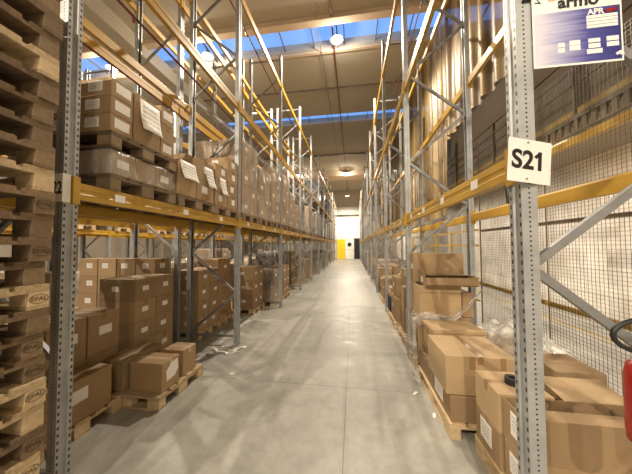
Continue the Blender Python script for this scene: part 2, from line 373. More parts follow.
# ------------------------------------------------------------------ rack frames and beams
C_out = [(-.0375, -.028), (-.0375, -.05), (.0375, -.05), (.0375, -.02), (.029, -.013), (.029, .013), (.0375, .02), (.0375, .05), (-.0375, .05), (-.0375, .028),
         (-.0345, .028), (-.0345, .047), (.0345, .047), (.0345, .021), (.026, .014), (.026, -.014), (.0345, -.021), (.0345, -.047), (-.0345, -.047), (-.0345, -.028)]
PH = 7.63
post_me = MB().prism(C_out, .008, PH).mesh('post', M['post'])
foot_me = MB().box(-.06, .06, -.07, .07, 0, .008).tube([(-.045, .055, 0), (-.045, .055, .02)], .008, 6).tube([(.045, -.055, 0), (.045, -.055, .02)], .008, 6).mesh('foot_plate', M['steel'])
DEP = .955
def brace_meshes(front_first):
    out = []
    z = .20; k = 0
    while z + .75 < PH - .05:
        f = front_first ^ (k % 2 == 1)     # start of this brace at the front post?
        a, b = ((-.02, -DEP+.02) if f else (-DEP+.02, -.02))
        out.append(MB().bar((a, 0, z), (b, 0, z+.75), .042, .028).mesh('brace', M['steel_brace'])); z += .75; k += 1
    for zz in (.16, PH-.12): out.append(MB().bar((-.02, 0, zz), (-DEP+.02, 0, zz), .042, .028).mesh('brace', M['steel_brace']))
    return out
def make_frame(front_first, loc, rz):
    t = empty('rack_frame', loc, rz)     # front post at origin, facing +x; rear post at -DEP
    put('post', post_me, t); put('post', post_me, t, (-DEP, 0, 0), pi)
    put('foot_plate', foot_me, t); put('foot_plate', foot_me, t, (-DEP, 0, 0), pi)
    for b in brace_meshes(front_first): put('brace', b, t)
    return t
YL0, YR0, BAY = 1.557, 1.478, 2.8
NB = 11
ROWS = {  # key: (x front, direction of the front face, y0, words)
    'left': (-2.13, 1, YL0, 'left rack beside the aisle'),
    'leftback': (-4.31, -1, YL0, 'second rack row'),
    'right': (.91, -1, YR0, 'right rack beside the aisle'),
    'far': (-7.6, 1, YL0-.4, 'third rack row'),
    'farback': (-9.8, -1, YL0-.4, 'fourth rack row')}
protoA = protoB = None
for key, (xf, sd, y0, wd) in ROWS.items():
    for k in range(NB+1):
        y = y0 + k*BAY
        if key == 'left' and k == 0: lab = 'grey perforated upright frame beside the tall pallet stack, carrying the 22 card'
        elif key == 'right' and k == 0: lab = 'grey perforated upright frame in the right foreground carrying the S21 card'
        else: lab = 'grey steel upright frame, %s from the camera in the %s' % (ORD[k], wd)
        rz = 0 if sd == 1 else pi
        typ = (key in ('right',))
        if typ:
            if protoB is None: protoB = t = make_frame(True, (xf, y, 0), rz)
            else: t = copy_tree(protoB, (xf, y, 0), rz)
        else:
            if protoA is None: protoA = t = make_frame(False, (xf, y, 0), rz)
            else: t = copy_tree(protoA, (xf, y, 0), rz)
        tag(t, lab, 'rack frame', 'upright frames of ' + wd)
BL = BAY - .1
BH = .13
bp = [(-.025, 0), (.025, 0), (.025, .045), (.021, .052), (.021, .078), (.025, .085), (.025, BH), (-.005, BH), (-.005, BH-.0), (-.025, BH-.022)]
n = len(bp); bmv = MB()
bmv.v = [(x, -BL/2, z-BH) for x, z in bp] + [(x, BL/2, z-BH) for x, z in bp]
bmv.f = [tuple(range(n)), tuple(range(2*n-1, n-1, -1))] + [(i, (i+1) % n, n+(i+1) % n, n+i) for i in range(n)]
beam_me = bmv.mesh('beam_profile', M['orange'])
conn_me = MB().box(-.02, .041, -.004, .045, -.17, .04).mesh('end_connector', M['orange'])
blab_me = MB().box(.0255, .0268, -.05, .05, -.095, -.03).mesh('barcode_label', M['label'])
LV = (2.315, 4.52, 6.73)
def beam(loc, rz, lab, grp, labels=()):
    t = tag(put('rack_beam', beam_me, None, loc, rz), lab, 'rack beam', grp)
    put('end_connector', conn_me, t, (0, BL/2, 0)); put('end_connector', conn_me, t, (0, -BL/2, 0), 0).scale.y = -1
    for y in labels: put('barcode_label', blab_me, t, (0, y, 0))
    return t
for key, (xf, sd, y0, wd) in ROWS.items():
    for li, z in enumerate(LV):
        if key.startswith('far') and li == 2: continue
        for fr in (0, 1):
            for k in range(NB):
                y = y0 + (k+.5)*BAY
                x = xf + sd*(.012 if fr == 0 else -DEP-.012)
                rz = (0 if sd == 1 else pi) if fr == 0 else (pi if sd == 1 else 0)
                labs = ()
                if fr == 0 and li == 0 and key in ('left', 'right') and k < 4: labs = [-1.0, -.1, .75] if key == 'left' else [.95, .3, -.35, -1.0]
                beam((x, y, z), rz, 'orange %s beam, %s level, %s bay, %s' % (('aisle side', 'rear')[fr], ('lowest', 'middle', 'top')[li], ORD[k], wd), 'orange beams of ' + wd, labs)
# thin red sprinkler lines in the racks
for x, z, lb in ((-2.24, 6.44, 'dark red sprinkler line just below the top beams of the left rack'), (-2.24, 4.22, 'dark red sprinkler line below the middle beams of the left rack'),
                 (1.38, 6.56, 'dark red sprinkler line hanging in the middle of the right rack'), (-3.225, 4.3, 'dark red sprinkler line between the two back to back left racks')):
    mb = MB().tube([(x, 1.0, z), (x, 32, z)], .014, 6)
    for k in range(10): mb.tube([(x, 2.2+k*2.8, z), (x, 2.2+k*2.8, z-.06)], .014, 6)
    for k in range(11): mb.box(x-.006, x+.006, 1.8+k*2.8, 1.82+k*2.8, z, z+.12)
    tag(put('sprinkler_pipe', mb.mesh('sprinkler_pipe', M['redpipe'])), lb, 'pipe', 'sprinkler lines in the racks')

# ------------------------------------------------------------------ pallets
def pallet_meshes(W, Ln, old_shade=False):     # 800 side runs along y (W), boards run along x (Ln)
    wm, bm_ = (M['wood_old_shade'], M['wood_block_old_shade']) if old_shade else (M['wood'], M['wood_block'])
    dk = MB(); bw = [.145, .1, .145, .1, .145]; gap = (W-sum(bw))/4; y = -W/2
    for b in bw: dk.box(-Ln/2, Ln/2, y, y+b, .122, .144); y += b+gap
    xs = (-Ln/2+.0725, 0, Ln/2-.0725)
    for x in xs: dk.box(x-.0725, x+.0725, -W/2, W/2, .100, .122)
    rn = MB()
    for y, b in ((-W/2+.05, .1), (0, .145), (W/2-.05, .1)): rn.box(-Ln/2, Ln/2, y-b/2, y+b/2, 0, .022)
    blk = [MB().box(x-.0725, x+.0725, y-b/2, y+b/2, .022, .1) for x in xs for y, b in ((-W/2+.05, .1), (0, .145), (W/2-.05, .1))]
    return dk.mesh('deck', wm), rn.mesh('runner', wm), [b.mesh('block', bm_) for b in blk]
_pm = {}
def pallet(loc, lab, grp, rz=0, W=.8, Ln=1.2, old_shade=False, stamp=False):
    k = (W, Ln, old_shade)
    if k not in _pm: _pm[k] = pallet_meshes(W, Ln, old_shade)
    dk, rn, bl = _pm[k]
    t = empty('pallet', loc, rz); tag(t, lab, 'pallet', grp)
    put('deck', dk, t); put('bottom_board', rn, t)
    for b in bl: put('block', b, t)
    if stamp:
        for yy in (W/2-.052,):
            s = put('stamp', text_mesh('EPAL', .036, M['stampink'], .0004), t, (Ln/2+.001, yy, .060)); s.rotation_euler = (pi/2, 0, pi/2)
            ov = MB(); seg = 24
            for i in range(seg):
                a, b2 = 2*pi*i/seg, 2*pi*(i+1)/seg
                ov.bar((0, .046*cos(a), .027*sin(a)), (0, .046*cos(b2), .027*sin(b2)), .0028, .001, (1, 0, 0))
            put('stamp', ov.mesh('stamp_ring', M['stampink']), t, (Ln/2+.0008, yy, .060))
    return t
M['stampink'] = plain('scorched_stamp', (.06, .035, .015), .8)

# tall stack of empty pallets at the left edge
for k in range(25):
    pos = 'lowest' if k == 0 else 'topmost' if k == 24 else ORD[k] + ' from the bottom'
    x = -2.50 + random.uniform(-.025, .022); y = .903 + k*.0008 + random.uniform(-.012, .012)
    pallet((x, y, k*.1445), 'empty wooden pallet in the stack at the left edge, ' + pos, 'stack of empty pallets', random.uniform(-.006, .006), old_shade=(k > 6 and k % 5 != 0) or k in (1, 4), stamp=k in (3, 4, 6, 7, 8, 10, 12, 14))  # dark wood above the lowest pallets paints in the shade on the stack

for k in range(25):
    pos = 'lowest' if k == 0 else 'topmost' if k == 24 else ORD[k] + ' from the bottom'
    pallet((-3.74 + random.uniform(-.02, .02), .903 + random.uniform(-.012, .012), k*.1445), 'empty pallet in the stack behind the left edge stack, ' + pos, 'second stack of empty pallets', 0, old_shade=True)

# ------------------------------------------------------------------ cartons
_cm = {}
def carton_mesh(sx, sy, sz, mat):
    k = ('c', round(sx, 3), round(sy, 3), round(sz, 3), mat)
    if k in _cm: return _cm[k]
    x, y = sx/2, sy/2; b = .006
    m = MB(); n = 0
    bm = bmesh.new(); bmesh.ops.create_cube(bm, size=1)
    for v in bm.verts: v.co = Vector((v.co.x*sx, v.co.y*sy, v.co.z*sz + sz/2))
    bmesh.ops.bevel(bm, geom=bm.edges[:], offset=b, segments=1, affect='EDGES')
    me = D.meshes.new('carton'); bm.to_mesh(me); bm.free(); me.materials.append(M[mat]); _cm[k] = me
    return me
def flatmesh(kind, key, mat, mk):
    k = (kind, key, mat)
    if k not in _cm: _cm[k] = mk().mesh(kind, M[mat])
    return _cm[k]
CN = [0]
def carton(x0, x1, y0, y1, z0, z1, lab, grp=None, faces=('+x', '-y'), mat='card', tape='x', rz=None, lsize=(.12, .075), sheet=None, jit=True, name='carton', lab_z=.55, parts=True, tapemat='tape'):
    sx, sy, sz = x1-x0-.006, y1-y0-.006, z1-z0-.001
    if jit: rz = random.uniform(-.012, .012) if rz is None else rz
    o = put(name, carton_mesh(sx, sy, sz, mat), None, ((x0+x1)/2, (y0+y1)/2, z0), rz or 0)
    tag(o, lab, 'box', grp); CN[0] += 1
    if not parts: return o
    if tape:
        def mk():
            m = MB(); w_ = .026
            if tape == 'x':   # tape runs along x over the top
                m.box(-sx/2-.001, sx/2+.001, -w_, w_, sz, sz+.001); m.box(sx/2, sx/2+.001, -w_, w_, sz-.07, sz); m.box(-sx/2-.001, -sx/2, -w_, w_, sz-.07, sz)
            else:
                m.box(-w_, w_, -sy/2-.001, sy/2+.001, sz, sz+.001); m.box(-w_, w_, -sy/2-.001, -sy/2, sz-.07, sz); m.box(-w_, w_, sy/2, sy/2+.001, sz-.07, sz)
            return m
        put('tape', flatmesh('tape', (round(sx, 3), round(sy, 3), round(sz, 3), tape), tapemat, mk), o)
    for f in faces:
        lw, lh = lsize; zc = sz*lab_z
        r = random.Random(int(abs(x0*977+y0*613+z0*331)*100)).uniform(-.15, .15)
        if f in ('+x', '-x'):
            s_ = 1 if f == '+x' else -1
            me = flatmesh('shipping_label_side', (lw, lh), 'label', lambda: MB().box(-.0008, .0008, -lw/2, lw/2, -lh/2, lh/2))
            put('shipping_label', me, o, (s_*(sx/2+.0012), (sy-lw)*r, zc))
        else:
            me = flatmesh('shipping_label_front', (lw, lh), 'label', lambda: MB().box(-lw/2, lw/2, -.0008, .0008, -lh/2, lh/2))
            put('shipping_label', me, o, ((sx-lw)*r, -(sy/2+.0012), zc))
    return o
def paper(loc, wy, hz, lab, tilt=0, sgn=1):     # curling sheet of paper hung on an aisle-side (+x or -x) face
    m = MB(); nn = 7; mm = 5
    for i in range(nn):
        for j in range(mm):
            u, v = j/(mm-1), i/(nn-1)
            bend = .03*(v**3) + .012*sin(3*u)*v + .002
            m.v.append((sgn*bend, (u-.5)*wy + tilt*v*hz, -v*hz))
    for i in range(nn-1):
        for j in range(mm-1):
            a = i*mm+j; m.f.append((a, a+1, a+mm+1, a+mm))
    o = put('paper_sheet', m.mesh('paper_sheet', M['sheet'], True), None, loc)
    md = o.modifiers.new('thick', 'SOLIDIFY'); md.thickness = .001
    return tag(o, lab, 'sheet of paper', 'delivery sheets hung on the upper left cartons')
def film_mesh(x0, x1, y0, y1, z0, z1, amp=.012, seed=0, top=True):
    r = random.Random(seed); m = MB(); ring = []
    def per(n):
        pts = []
        for a, b, c, d in ((x0, y0, x1, y0), (x1, y0, x1, y1), (x1, y1, x0, y1), (x0, y1, x0, y0)):
            for i in range(n): t = i/n; pts.append((a+(c-a)*t, b+(d-b)*t))
        return pts
    P = per(9); nz = max(5, int((z1-z0)/.12)); cx, cy = (x0+x1)/2, (y0+y1)/2; k = len(P)
    ph = [r.uniform(0, 6) for _ in range(4)]
    for i in range(nz+1):
        z = z0 + (z1-z0)*i/nz
        for j, (x, y) in enumerate(P):
            d = amp*(.5+.5*sin(j*1.7+i*.8+ph[0])) + amp*r.random()
            ux, uy = x-cx, y-cy; l = math.hypot(ux, uy); m.v.append((x+ux/l*(d+.004), y+uy/l*(d+.004), z))
    for i in range(nz):
        for j in range(k): a = i*k+j; b = i*k+(j+1) % k; m.f.append((a, b, b+k, a+k))
    if top:
        c = len(m.v); m.v.append((cx, cy, z1+.01))
        for j in range(k): m.f.append((nz*k+j, nz*k+(j+1) % k, c))
    return m
def wrapped(x0, x1, y0, y1, z0, z1, lab, grp, seed=0, tiers=4, cols=2, dark=False, amp=.012, tag_y=None):
    """cartons bound together under stretch film: one thing"""
    cx, cy = (x0+x1)/2, (y0+y1)/2
    t = empty('wrapped_load', (cx, cy, z0)); tag(t, lab, 'wrapped load', grp)
    r = random.Random(seed)
    hx, hy = (x1-x0)/2, (y1-y0)/2
    for i in range(tiers):
        for j in range(cols):
            a = -hy + 2*hy*j/cols; b = -hy + 2*hy*(j+1)/cols; h0 = (z1-z0)*i/tiers; h1 = (z1-z0)*(i+1)/tiers
            ins = r.uniform(0, .012)
            cc = put('carton', MB().box(-hx+ins, hx-ins, a+.004, b-.004, h0+.001, h1-.002).mesh('carton', M['darkload' if dark else 'card']), t)
            if not dark and (i+j) % 2 == 0:
                sx_ = hx-ins+.001
                for s_ in (1, -1): put('shipping_label', flatmesh('shipping_label_side', (.12, .075), 'label', lambda: MB().box(-.0008, .0008, -.06, .06, -.0375, .0375)), cc, (s_*sx_, (a+b)/2, (h0+h1)/2))
    put('stretch_film', film_mesh(-hx, hx, -hy, hy, 0.005, z1-z0+.004, amp, seed).mesh('stretch_film', M['film'], True), t)
    return t

BZ = .1445           # pallet height
# ---- left rack, first level, first bay
g1 = 'pallets on the first level of the left rack'
XF = -2.07; XC = XF-.6
LZ = LV[0]+.001
pallet((XC, 2.24, LZ), 'wooden pallet on the orange beams at the first level, nearest in the left rack', g1, old_shade=True)
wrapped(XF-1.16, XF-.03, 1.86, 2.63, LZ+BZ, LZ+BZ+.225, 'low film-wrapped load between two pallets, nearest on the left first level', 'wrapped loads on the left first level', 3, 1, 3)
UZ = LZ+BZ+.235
pallet((XC, 2.24, UZ), 'wooden pallet on top of the low film-wrapped load, nearest in the left rack', g1, old_shade=True)
uz = UZ+BZ
paper((XF+.004, 2.04+.34, uz+.0+.40), .30, .30, 'large white sheet on the tall carton at the first level, nearest the camera', .12) if 0 else None
for k in range(3):
    carton(XF-.42, XF-.02, 1.85, 2.075, uz+k*.163, uz+(k+1)*.163, 'small labelled carton, %s one at the near corner of the upper left pallet' % ('bottom', 'middle', 'top')[k], 'small cartons on the upper left pallet', lsize=(.15, .09), tape='y')
    carton(XF-.84, XF-.425, 1.85, 2.075, uz+k*.163, uz+(k+1)*.163, 'small carton, %s one inward of the near corner stack, upper left pallet' % ('bottom', 'middle', 'top')[k], 'small cartons on the upper left pallet', faces=('-y',), lsize=(.15, .09), tape='y')
carton(XF-.5, XF-.02, 2.085, 2.42, uz, uz+.50, 'tall brown carton behind a large white sheet on the upper left pallet', faces=())
paper((XF-.012, 2.26, uz+.46), .25, .30, 'white sheet hung on the tall carton of the upper left pallet', .06)
carton(XF-.5, XF-.02, 2.425, 2.635, uz, uz+.16, 'small brown carton, bottom at the far end of the upper left pallet', lsize=(.13, .09))
carton(XF-.5, XF-.02, 2.425, 2.635, uz+.16, uz+.36, 'small brown carton, middle at the far end of the upper left pallet', faces=())
carton(XF-.5, XF-.02, 2.31, 2.52, uz+.50, uz+.60, 'low carton lying on the tall carton of the upper left pallet', lsize=(.13, .07))if 0 else None
carton(XF-.5, XF-.02, 2.425, 2.635, uz+.36, uz+.56, 'small brown carton, top at the far end of the upper left pallet', lsize=(.14, .09))
carton(XF-.9, XF-.52, 2.09, 2.63, uz, uz+.48, 'brown carton in the second row of the upper left pallet', faces=(), tape='y')
# second pallet
pallet((XC, 3.10, LZ), 'wooden pallet on the first level, second from the camera in the left rack', g1, old_shade=True)
b0 = LZ+BZ
carton(XF-.55, XF-.02, 2.71, 3.07, b0, b0+.42, 'brown carton with a white sheet over its top edge on the second upper left pallet', faces=(), mat='card')
paper((XF-.012, 2.87, b0+.43), .30, .22, 'white sheet hung over the first carton of the second upper left pallet', .25)
for k in range(2):
    carton(XF-.55, XF-.02, 3.08, 3.49, b0+k*.29, b0+(k+1)*.29, 'carton with white labels, %s of the pair on the second upper left pallet' % ('lower', 'upper')[k], 'cartons on the second upper left pallet', lsize=(.13, .10))
paper((XF-.012, 3.33, b0+.50), .20, .28, 'white sheet hung on the upper carton of the second upper left pallet', .3)
for k in range(2):
    carton(XF-1.1, XF-.56, 2.72, 3.47, b0+k*.25, b0+(k+1)*.25, 'brown carton at the back of the second upper left pallet, %s one' % ('lower', 'upper')[k], faces=('-y',))
pallet((XC, 3.90, LZ), 'wooden pallet on the first level, third from the camera in the left rack', g1, old_shade=True)
for k in range(4):
    for j in range(2):
        ya = 3.53 + j*.375
        if k == 3 and j == 0: continue
        carton(XF-.5, XF-.02, ya, ya+.37, b0+k*.22, b0+(k+1)*.22, 'labelled carton, %s tier, %s column, third upper left pallet' % (ORD[k], ('near', 'far')[j]), 'cartons on the third upper left pallet', lsize=(.11, .10))
paper((XF-.012, 3.72, b0+.45), .18, .26, 'white sheet hung on the near column of the third upper left pallet', .25)
for k in range(2):
    carton(XF-1.1, XF-.52, 3.54, 4.26, b0+k*.42, b0+(k+1)*.42, 'brown carton at the back of the third upper left pallet, %s one' % ('lower', 'upper')[k], faces=('-y',))
# further bays on the first level
up = []
for k, q, h, dk, tr in ((1, 0, 1.46, 0, 5), (1, 1, 1.18, 0, 4), (1, 2, 1.45, 0, 5), (2, 0, 1.55, 0, 5), (2, 1, 1.2, 0, 4), (2, 2, .9, 0, 3), (3, 0, 1.4, 1, 4), (3, 2, 1.3, 0, 4), (4, 1, 1.2, 1, 3), (4, 2, 1.4, 0, 3), (5, 0, 1.3, 0, 4), (5, 2, 1.5, 1, 4), (6, 1, 1.1, 1, 3), (7, 0, 1.4, 0, 4), (7, 2, 1.5, 1, 3), (8, 1, 1.3, 0, 3), (9, 1, 1.4, 1, 3)):
    up.append((YL0+k*BAY+.53+q*.87, h, dk, tr))
for i, (y, h, dk, tr) in enumerate(up):
    pallet((XC, y, LZ), 'wooden pallet under the %s tall load past the second frame, left first level' % ORD[i], g1, old_shade=True)
    wrapped(XF-1.15, XF-.04, y-.38, y+.38, b0, b0+h, '%s tall load in %s film past the second upright frame, left first level' % (ORD[i], 'black' if dk else 'clear'), 'wrapped loads on the left first level', 20+i, tr, 2, dk, .014)
# a few dark loads higher up far away
for i, (y, z, h) in enumerate(((YL0+5*BAY+.6, LV[1], 1.4), (YL0+6*BAY+.6, LV[1], 1.5), (YL0+7*BAY+1.4, LV[1], 1.3), (YL0+8*BAY+.6, LV[1], 1.5), (YL0+9*BAY+1.4, LV[1], 1.2))):
    pallet((XC, y, z+.001), 'wooden pallet on the left middle level under the %s black load' % ORD[i], 'pallets on the middle level of the left rack', old_shade=True)
    wrapped(XF-1.15, XF-.04, y-.38, y+.38, z+BZ+.001, z+BZ+h, '%s black film-wrapped load on the left middle level far down the aisle' % ORD[i], 'black loads on the left middle level', 60+i, 2, 1, True)

# ---- left rack, floor level
gp = 'pallets on the floor of the left rack'
pallet((-3.2, 2.095, 0), 'wooden pallet on the floor just behind the left foreground upright', gp)
carton(-2.875, -2.605, 1.72, 2.39, BZ, BZ+.40, 'long brown carton with pale tape and a white label on the nearest left floor pallet', tape='y', tapemat='tape_clear', lsize=(.17, .12), lab_z=.62, jit=False)
for j in range(2):
    for k in range(2):
        carton(-3.40, -2.90, 1.985+j*.375, 2.358+j*.375, BZ+k*.455, BZ+(k+1)*.455, 'large carton behind the long carton, %s tier, %s column, nearest left pallet' % (('lower', 'upper')[k], ('near', 'far')[j]), 'large cartons on the nearest left floor pallet', lsize=(.15, .10), mat='card')
pallet((-2.56, 2.905, 0), 'wooden pallet with three small cartons jutting into the aisle on the left', gp, 0, W=.8, Ln=.86)
carton(-2.59, -2.16, 2.58, 2.87, BZ, .475, 'square brown carton with a torn white label at the near corner of the jutting pallet', faces=(), tape='x', tapemat='tape_clear', jit=False)
lbl = MB(); pts = [(-.09, -.10), (.04, -.09), (.10, -.02), (.085, .10), (-.02, .09), (-.10, .02)]
nn = len(pts); lbl.v = [(0, a, b) for a, b in pts] + [(.0012, a, b) for a, b in pts]; lbl.f = [tuple(range(nn)), tuple(range(2*nn-1, nn-1, -1))] + [(i, (i+1) % nn, nn+(i+1) % nn, nn+i) for i in range(nn)]
lo_ = put('shipping_label', lbl.mesh('torn_label', M['label']), D.objects[-1] if 0 else None)
cA = [o for o in COL.objects if o.get('label', '').startswith('square brown carton')][0]
lo_.parent = cA; lo_.location = (.2125, .02, .20)
carton(-2.93, -2.61, 2.54, 3.10, BZ, .50, 'brown carton lying behind the torn label carton on the jutting pallet', faces=(), tape='y', tapemat='tape_clear', rz=-.03)
carton(-2.48, -2.18, 2.96, 3.23, BZ, .47, 'brown carton with a white label at the far end of the jutting pallet', faces=(), tapemat='tape_clear', jit=False)
cC = [o for o in COL.objects if o.get('label', '').endswith('far end of the jutting pallet')][0]
put('shipping_label', MB().box(0, .0015, -.12, .10, -.09, .11).mesh('shipping_label', M['label']), cC, (.133, 0, .17))
def tower(xf, y0, cols, tiers, h, wy, dx, z0, words, grp, sgn=1, parts=True, extra=0, top_missing=(), mat='card'):
    """columns of cartons, aisle face at xf"""
    for j in range(cols):
        for k in range(tiers):
            if (j, k) in top_missing: continue
            ya = y0+j*wy; off = random.uniform(-.015, .0)
            xa, xb = (xf-dx, xf) if sgn == 1 else (xf, xf+dx)
            lab = 'brown carton, %s tier, %s %s' % (ORD[k], ('only column' if cols == 1 else 'near column' if j == 0 else 'far column' if j == cols-1 else 'middle column'), words)
            carton(xa+off, xb+off, ya, ya+wy, z0+k*h, z0+(k+1)*h, lab, grp, faces=(('+x', '-y') if sgn == 1 else ('-x', '-y')), lsize=(.11, .07), parts=parts, mat=mat)
pallet((-3.63, 3.455, 0), 'wooden pallet under the four tier carton stack behind the jutting pallet', gp)
tower(-3.0, 3.07, 2, 4, .302, .377, .60, BZ, 'of the stack behind the jutting pallet', 'stack behind the jutting pallet')
for c in range(4):
    for k in range(5):
        xa = -5.03 + c*.395
        carton(xa, xa+.385, 3.92, 4.28, k*.32, (k+1)*.32, 'brown carton, %s tier, %s column of the wall behind the four tier stack' % (ORD[k], ('leftmost', 'second', 'third', 'rightmost')[c]), 'carton wall behind the four tier stack', faces=('-y',) if c < 3 else ('-y', '+x'), lsize=(.12, .09), lab_z=.6)
pallet((-4.5, 3.62, 0), 'wooden pallet in the second row under the carton wall, behind the four tier stack', 'pallets on the floor of the second row') if 0 else None
for j in range(2):
    carton(-4.2, -3.66, 3.10+j*.40, 3.49+j*.40, BZ, BZ+1.5, 'tall brown carton rising behind the four tier stack, %s one' % ('near', 'far')[j], lsize=(.11, .07), lab_z=.9) if 0 else None
# second bay
pallet((-3.56, 4.86, 0), 'wooden pallet under the tidy carton stack past the second left frame', gp)
tower(-2.95, 4.44, 2, 4, .30, .37, .56, BZ, 'of the tidy stack past the second left frame', 'tidy stack past the second left frame')
pallet((-3.56, 5.85, 0), 'wooden pallet under the mixed cartons in the middle of the second left bay', gp)
carton(-3.75, -3.2, 5.47, 6.22, BZ, BZ+.50, 'wide brown carton at the bottom of the mixed pile, second left bay', mat='card')
carton(-3.7, -3.2, 5.5, 6.2, BZ+.5, BZ+.92, 'wide brown carton in the middle of the mixed pile, second left bay', mat='card')
carton(-3.75, -3.2, 5.55, 6.15, BZ+.92, BZ+1.36, 'dark brown carton on top of the mixed pile, second left bay', mat='card')
pallet((-3.2, 6.68, 0), 'wooden pallet under the far stack of the second left bay', gp)
tower(-2.62, 6.30, 2, 3, .37, .38, .6, BZ, 'of the far stack in the second left bay', 'far stack in the second left bay')
def lie(i): return ORD[i]
ys = []
for k in range(2, 11):
    for q in range(3):
        ys.append((YL0 + k*BAY + .5 + q*.9, k, q))
for i, (y, k, q) in enumerate(ys):
    if (k, q) in ((4, 1), (6, 2), (8, 0)): continue
    rr = random.Random(i*7+1)
    h = rr.uniform(.85, 1.45); xf = -2.35 + rr.uniform(-.2, .05)
    bay = ORD[k]
    pallet((xf-.6, y, 0), 'wooden pallet on the floor of the %s left bay, %s one' % (bay, ('near', 'middle', 'far')[q]), gp)
    if k <= 4 and rr.random() < .6:
        tower(xf-.02, y-.38, 2, 3, h/3, .38, .5, BZ, 'of the %s stack, %s left bay' % (('near', 'middle', 'far')[q], bay), 'floor cartons of the left bays', parts=(k < 4))
    else:
        wrapped(xf-1.15, xf-.03, y-.38, y+.38, BZ, BZ+h, '%s film-wrapped load on the floor of the %s left bay' % (('near', 'middle', 'far')[q], bay), 'wrapped loads on the left floor', 100+i, 3, 2, rr.random() < .2)
# second row (back to back), floor and first level: wrapped loads seen through the rack
for i in range(10):
    y = YL0 + (1+i//2)*BAY + (.75 if i % 2 == 0 else 1.95); rr = random.Random(300+i)
    h = rr.uniform(1.0, 1.6)
    pallet((-4.82, y, 0), 'wooden pallet on the floor of the second rack row, %s past the carton wall' % ORD[i], 'pallets on the floor of the second row')
    wrapped(-5.33, -4.40 if h > 1.3 else -4.5, y-.38, y+.38, BZ, BZ+h, 'film-wrapped load on the floor of the second rack row, %s past the carton wall' % ORD[i], 'wrapped loads in the second row', 300+i, 4, 2)
for i in range(18):
    y = ROWS['far'][2] + (i//2)*BAY + (.6 if i % 2 == 0 else 1.9); rr = random.Random(400+i)
    for lv in (0, LV[0]+.001):
        h = rr.uniform(.8, 1.5); where = 'on the floor' if lv == 0 else 'on the first level'
        pallet((-8.1, y, lv), 'wooden pallet %s of the third rack row, %s from the near end' % (where, ORD[i]), 'pallets in the third rack row')
        wrapped(-8.6, -7.6, y-.36, y+.36, lv+BZ, lv+BZ+h, '%s load %s of the third rack row, from the near end' % (ORD[i], where), 'loads in the third rack row', 400+i+int(lv*9), 3, 2)

# ------------------------------------------------------------------ right rack, floor level
gr = 'pallets on the floor of the right rack'
pallet((1.46, 2.01, 0), 'wooden pallet on the floor right behind the S21 upright', gr, pi/2, W=.8, Ln=.88)
carton(1.06, 1.40, 2.06, 2.43, BZ, .42, 'brown carton with a long white label, lower of the pair left of the S21 upright', faces=('-x',), lsize=(.17, .16), lab_z=.55, jit=False, mat='card')
carton(1.06, 1.44, 2.06, 2.43, .42, .71, 'carton with the tape roll on top, upper of the pair by the S21 upright', faces=(), jit=False, mat='card_light')
carton(1.08, 1.93, 1.80, 2.05, BZ, .42, 'wide brown carton at the bottom right corner, under the open carton', faces=('-x',), jit=False, lsize=(.12, .14))
carton(1.70, 2.08, 2.42, 2.82, 0, .74, 'brown carton standing behind the open carton in the right foreground', faces=(), jit=False)
def open_carton(x0, x1, y0, y1, z0, z1, lab, flaps, mat='card', fl=.16, labels=()):
    """open box: four walls and floor, flaps as parts; flaps = dict side->angle (0 up, 90 flat outwards, -ve inwards)"""
    sx, sy, sz = x1-x0, y1-y0, z1-z0; t_ = .006
    m = MB(); X, Y = sx/2, sy/2
    m.box(-X, X, -Y, -Y+t_, 0, sz).box(-X, X, Y-t_, Y, 0, sz).box(-X, -X+t_, -Y+t_, Y-t_, 0, sz).box(X-t_, X, -Y+t_, Y-t_, 0, sz).box(-X+t_, X-t_, -Y+t_, Y-t_, 0, t_)
    o = put('open_carton', m.mesh('open_carton', M[mat]), None, ((x0+x1)/2, (y0+y1)/2, z0)); tag(o, lab, 'box')
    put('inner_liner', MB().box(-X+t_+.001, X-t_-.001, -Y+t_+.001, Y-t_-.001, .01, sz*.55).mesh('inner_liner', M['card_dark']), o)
    for s_, ang in flaps.items():
        a = radians(ang); c, s2 = cos(a), sin(a)
        if s_ == '-x': p, q, sd = (-X, 0, sz), (-X-fl*s2, 0, sz+fl*c), (0, 1, 0); wd = sy
        if s_ == '+x': p, q, sd = (X, 0, sz), (X+fl*s2, 0, sz+fl*c), (0, 1, 0); wd = sy
        if s_ == '-y': p, q, sd = (0, -Y, sz), (0, -Y-fl*s2, sz+fl*c), (1, 0, 0); wd = sx
        if s_ == '+y': p, q, sd = (0, Y, sz), (0, Y+fl*s2, sz+fl*c), (1, 0, 0); wd = sx
        put('flap', MB().bar(p, q, .005, wd-.01, sd).mesh('flap', M[mat]), o)
    for f, a_, z_, wv, hv in labels:
        if f == '-x': put('shipping_label', MB().box(-X-.002, -X-.0004, a_-wv/2, a_+wv/2, z_-hv/2, z_+hv/2).mesh('shipping_label', M['label']), o)
    return o
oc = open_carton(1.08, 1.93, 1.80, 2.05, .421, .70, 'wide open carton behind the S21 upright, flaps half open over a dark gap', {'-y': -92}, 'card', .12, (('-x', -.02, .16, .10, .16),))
put('flap', MB().bar((.20, .125, .279), (.20, .40, .315), .005, .44, (1, 0, 0)).mesh('flap', M['card_light']), oc)
# roll of tape
tr = MB().lathe([(.026, 0), (.055, 0), (.055, .05), (.026, .05), (.026, 0)], seg=28)
tag(put('tape_roll', tr.mesh('tape_roll', M['black'], False), None, (1.25, 2.22, .711)), 'black roll of tape lying on the carton beside the S21 upright', 'tape roll')

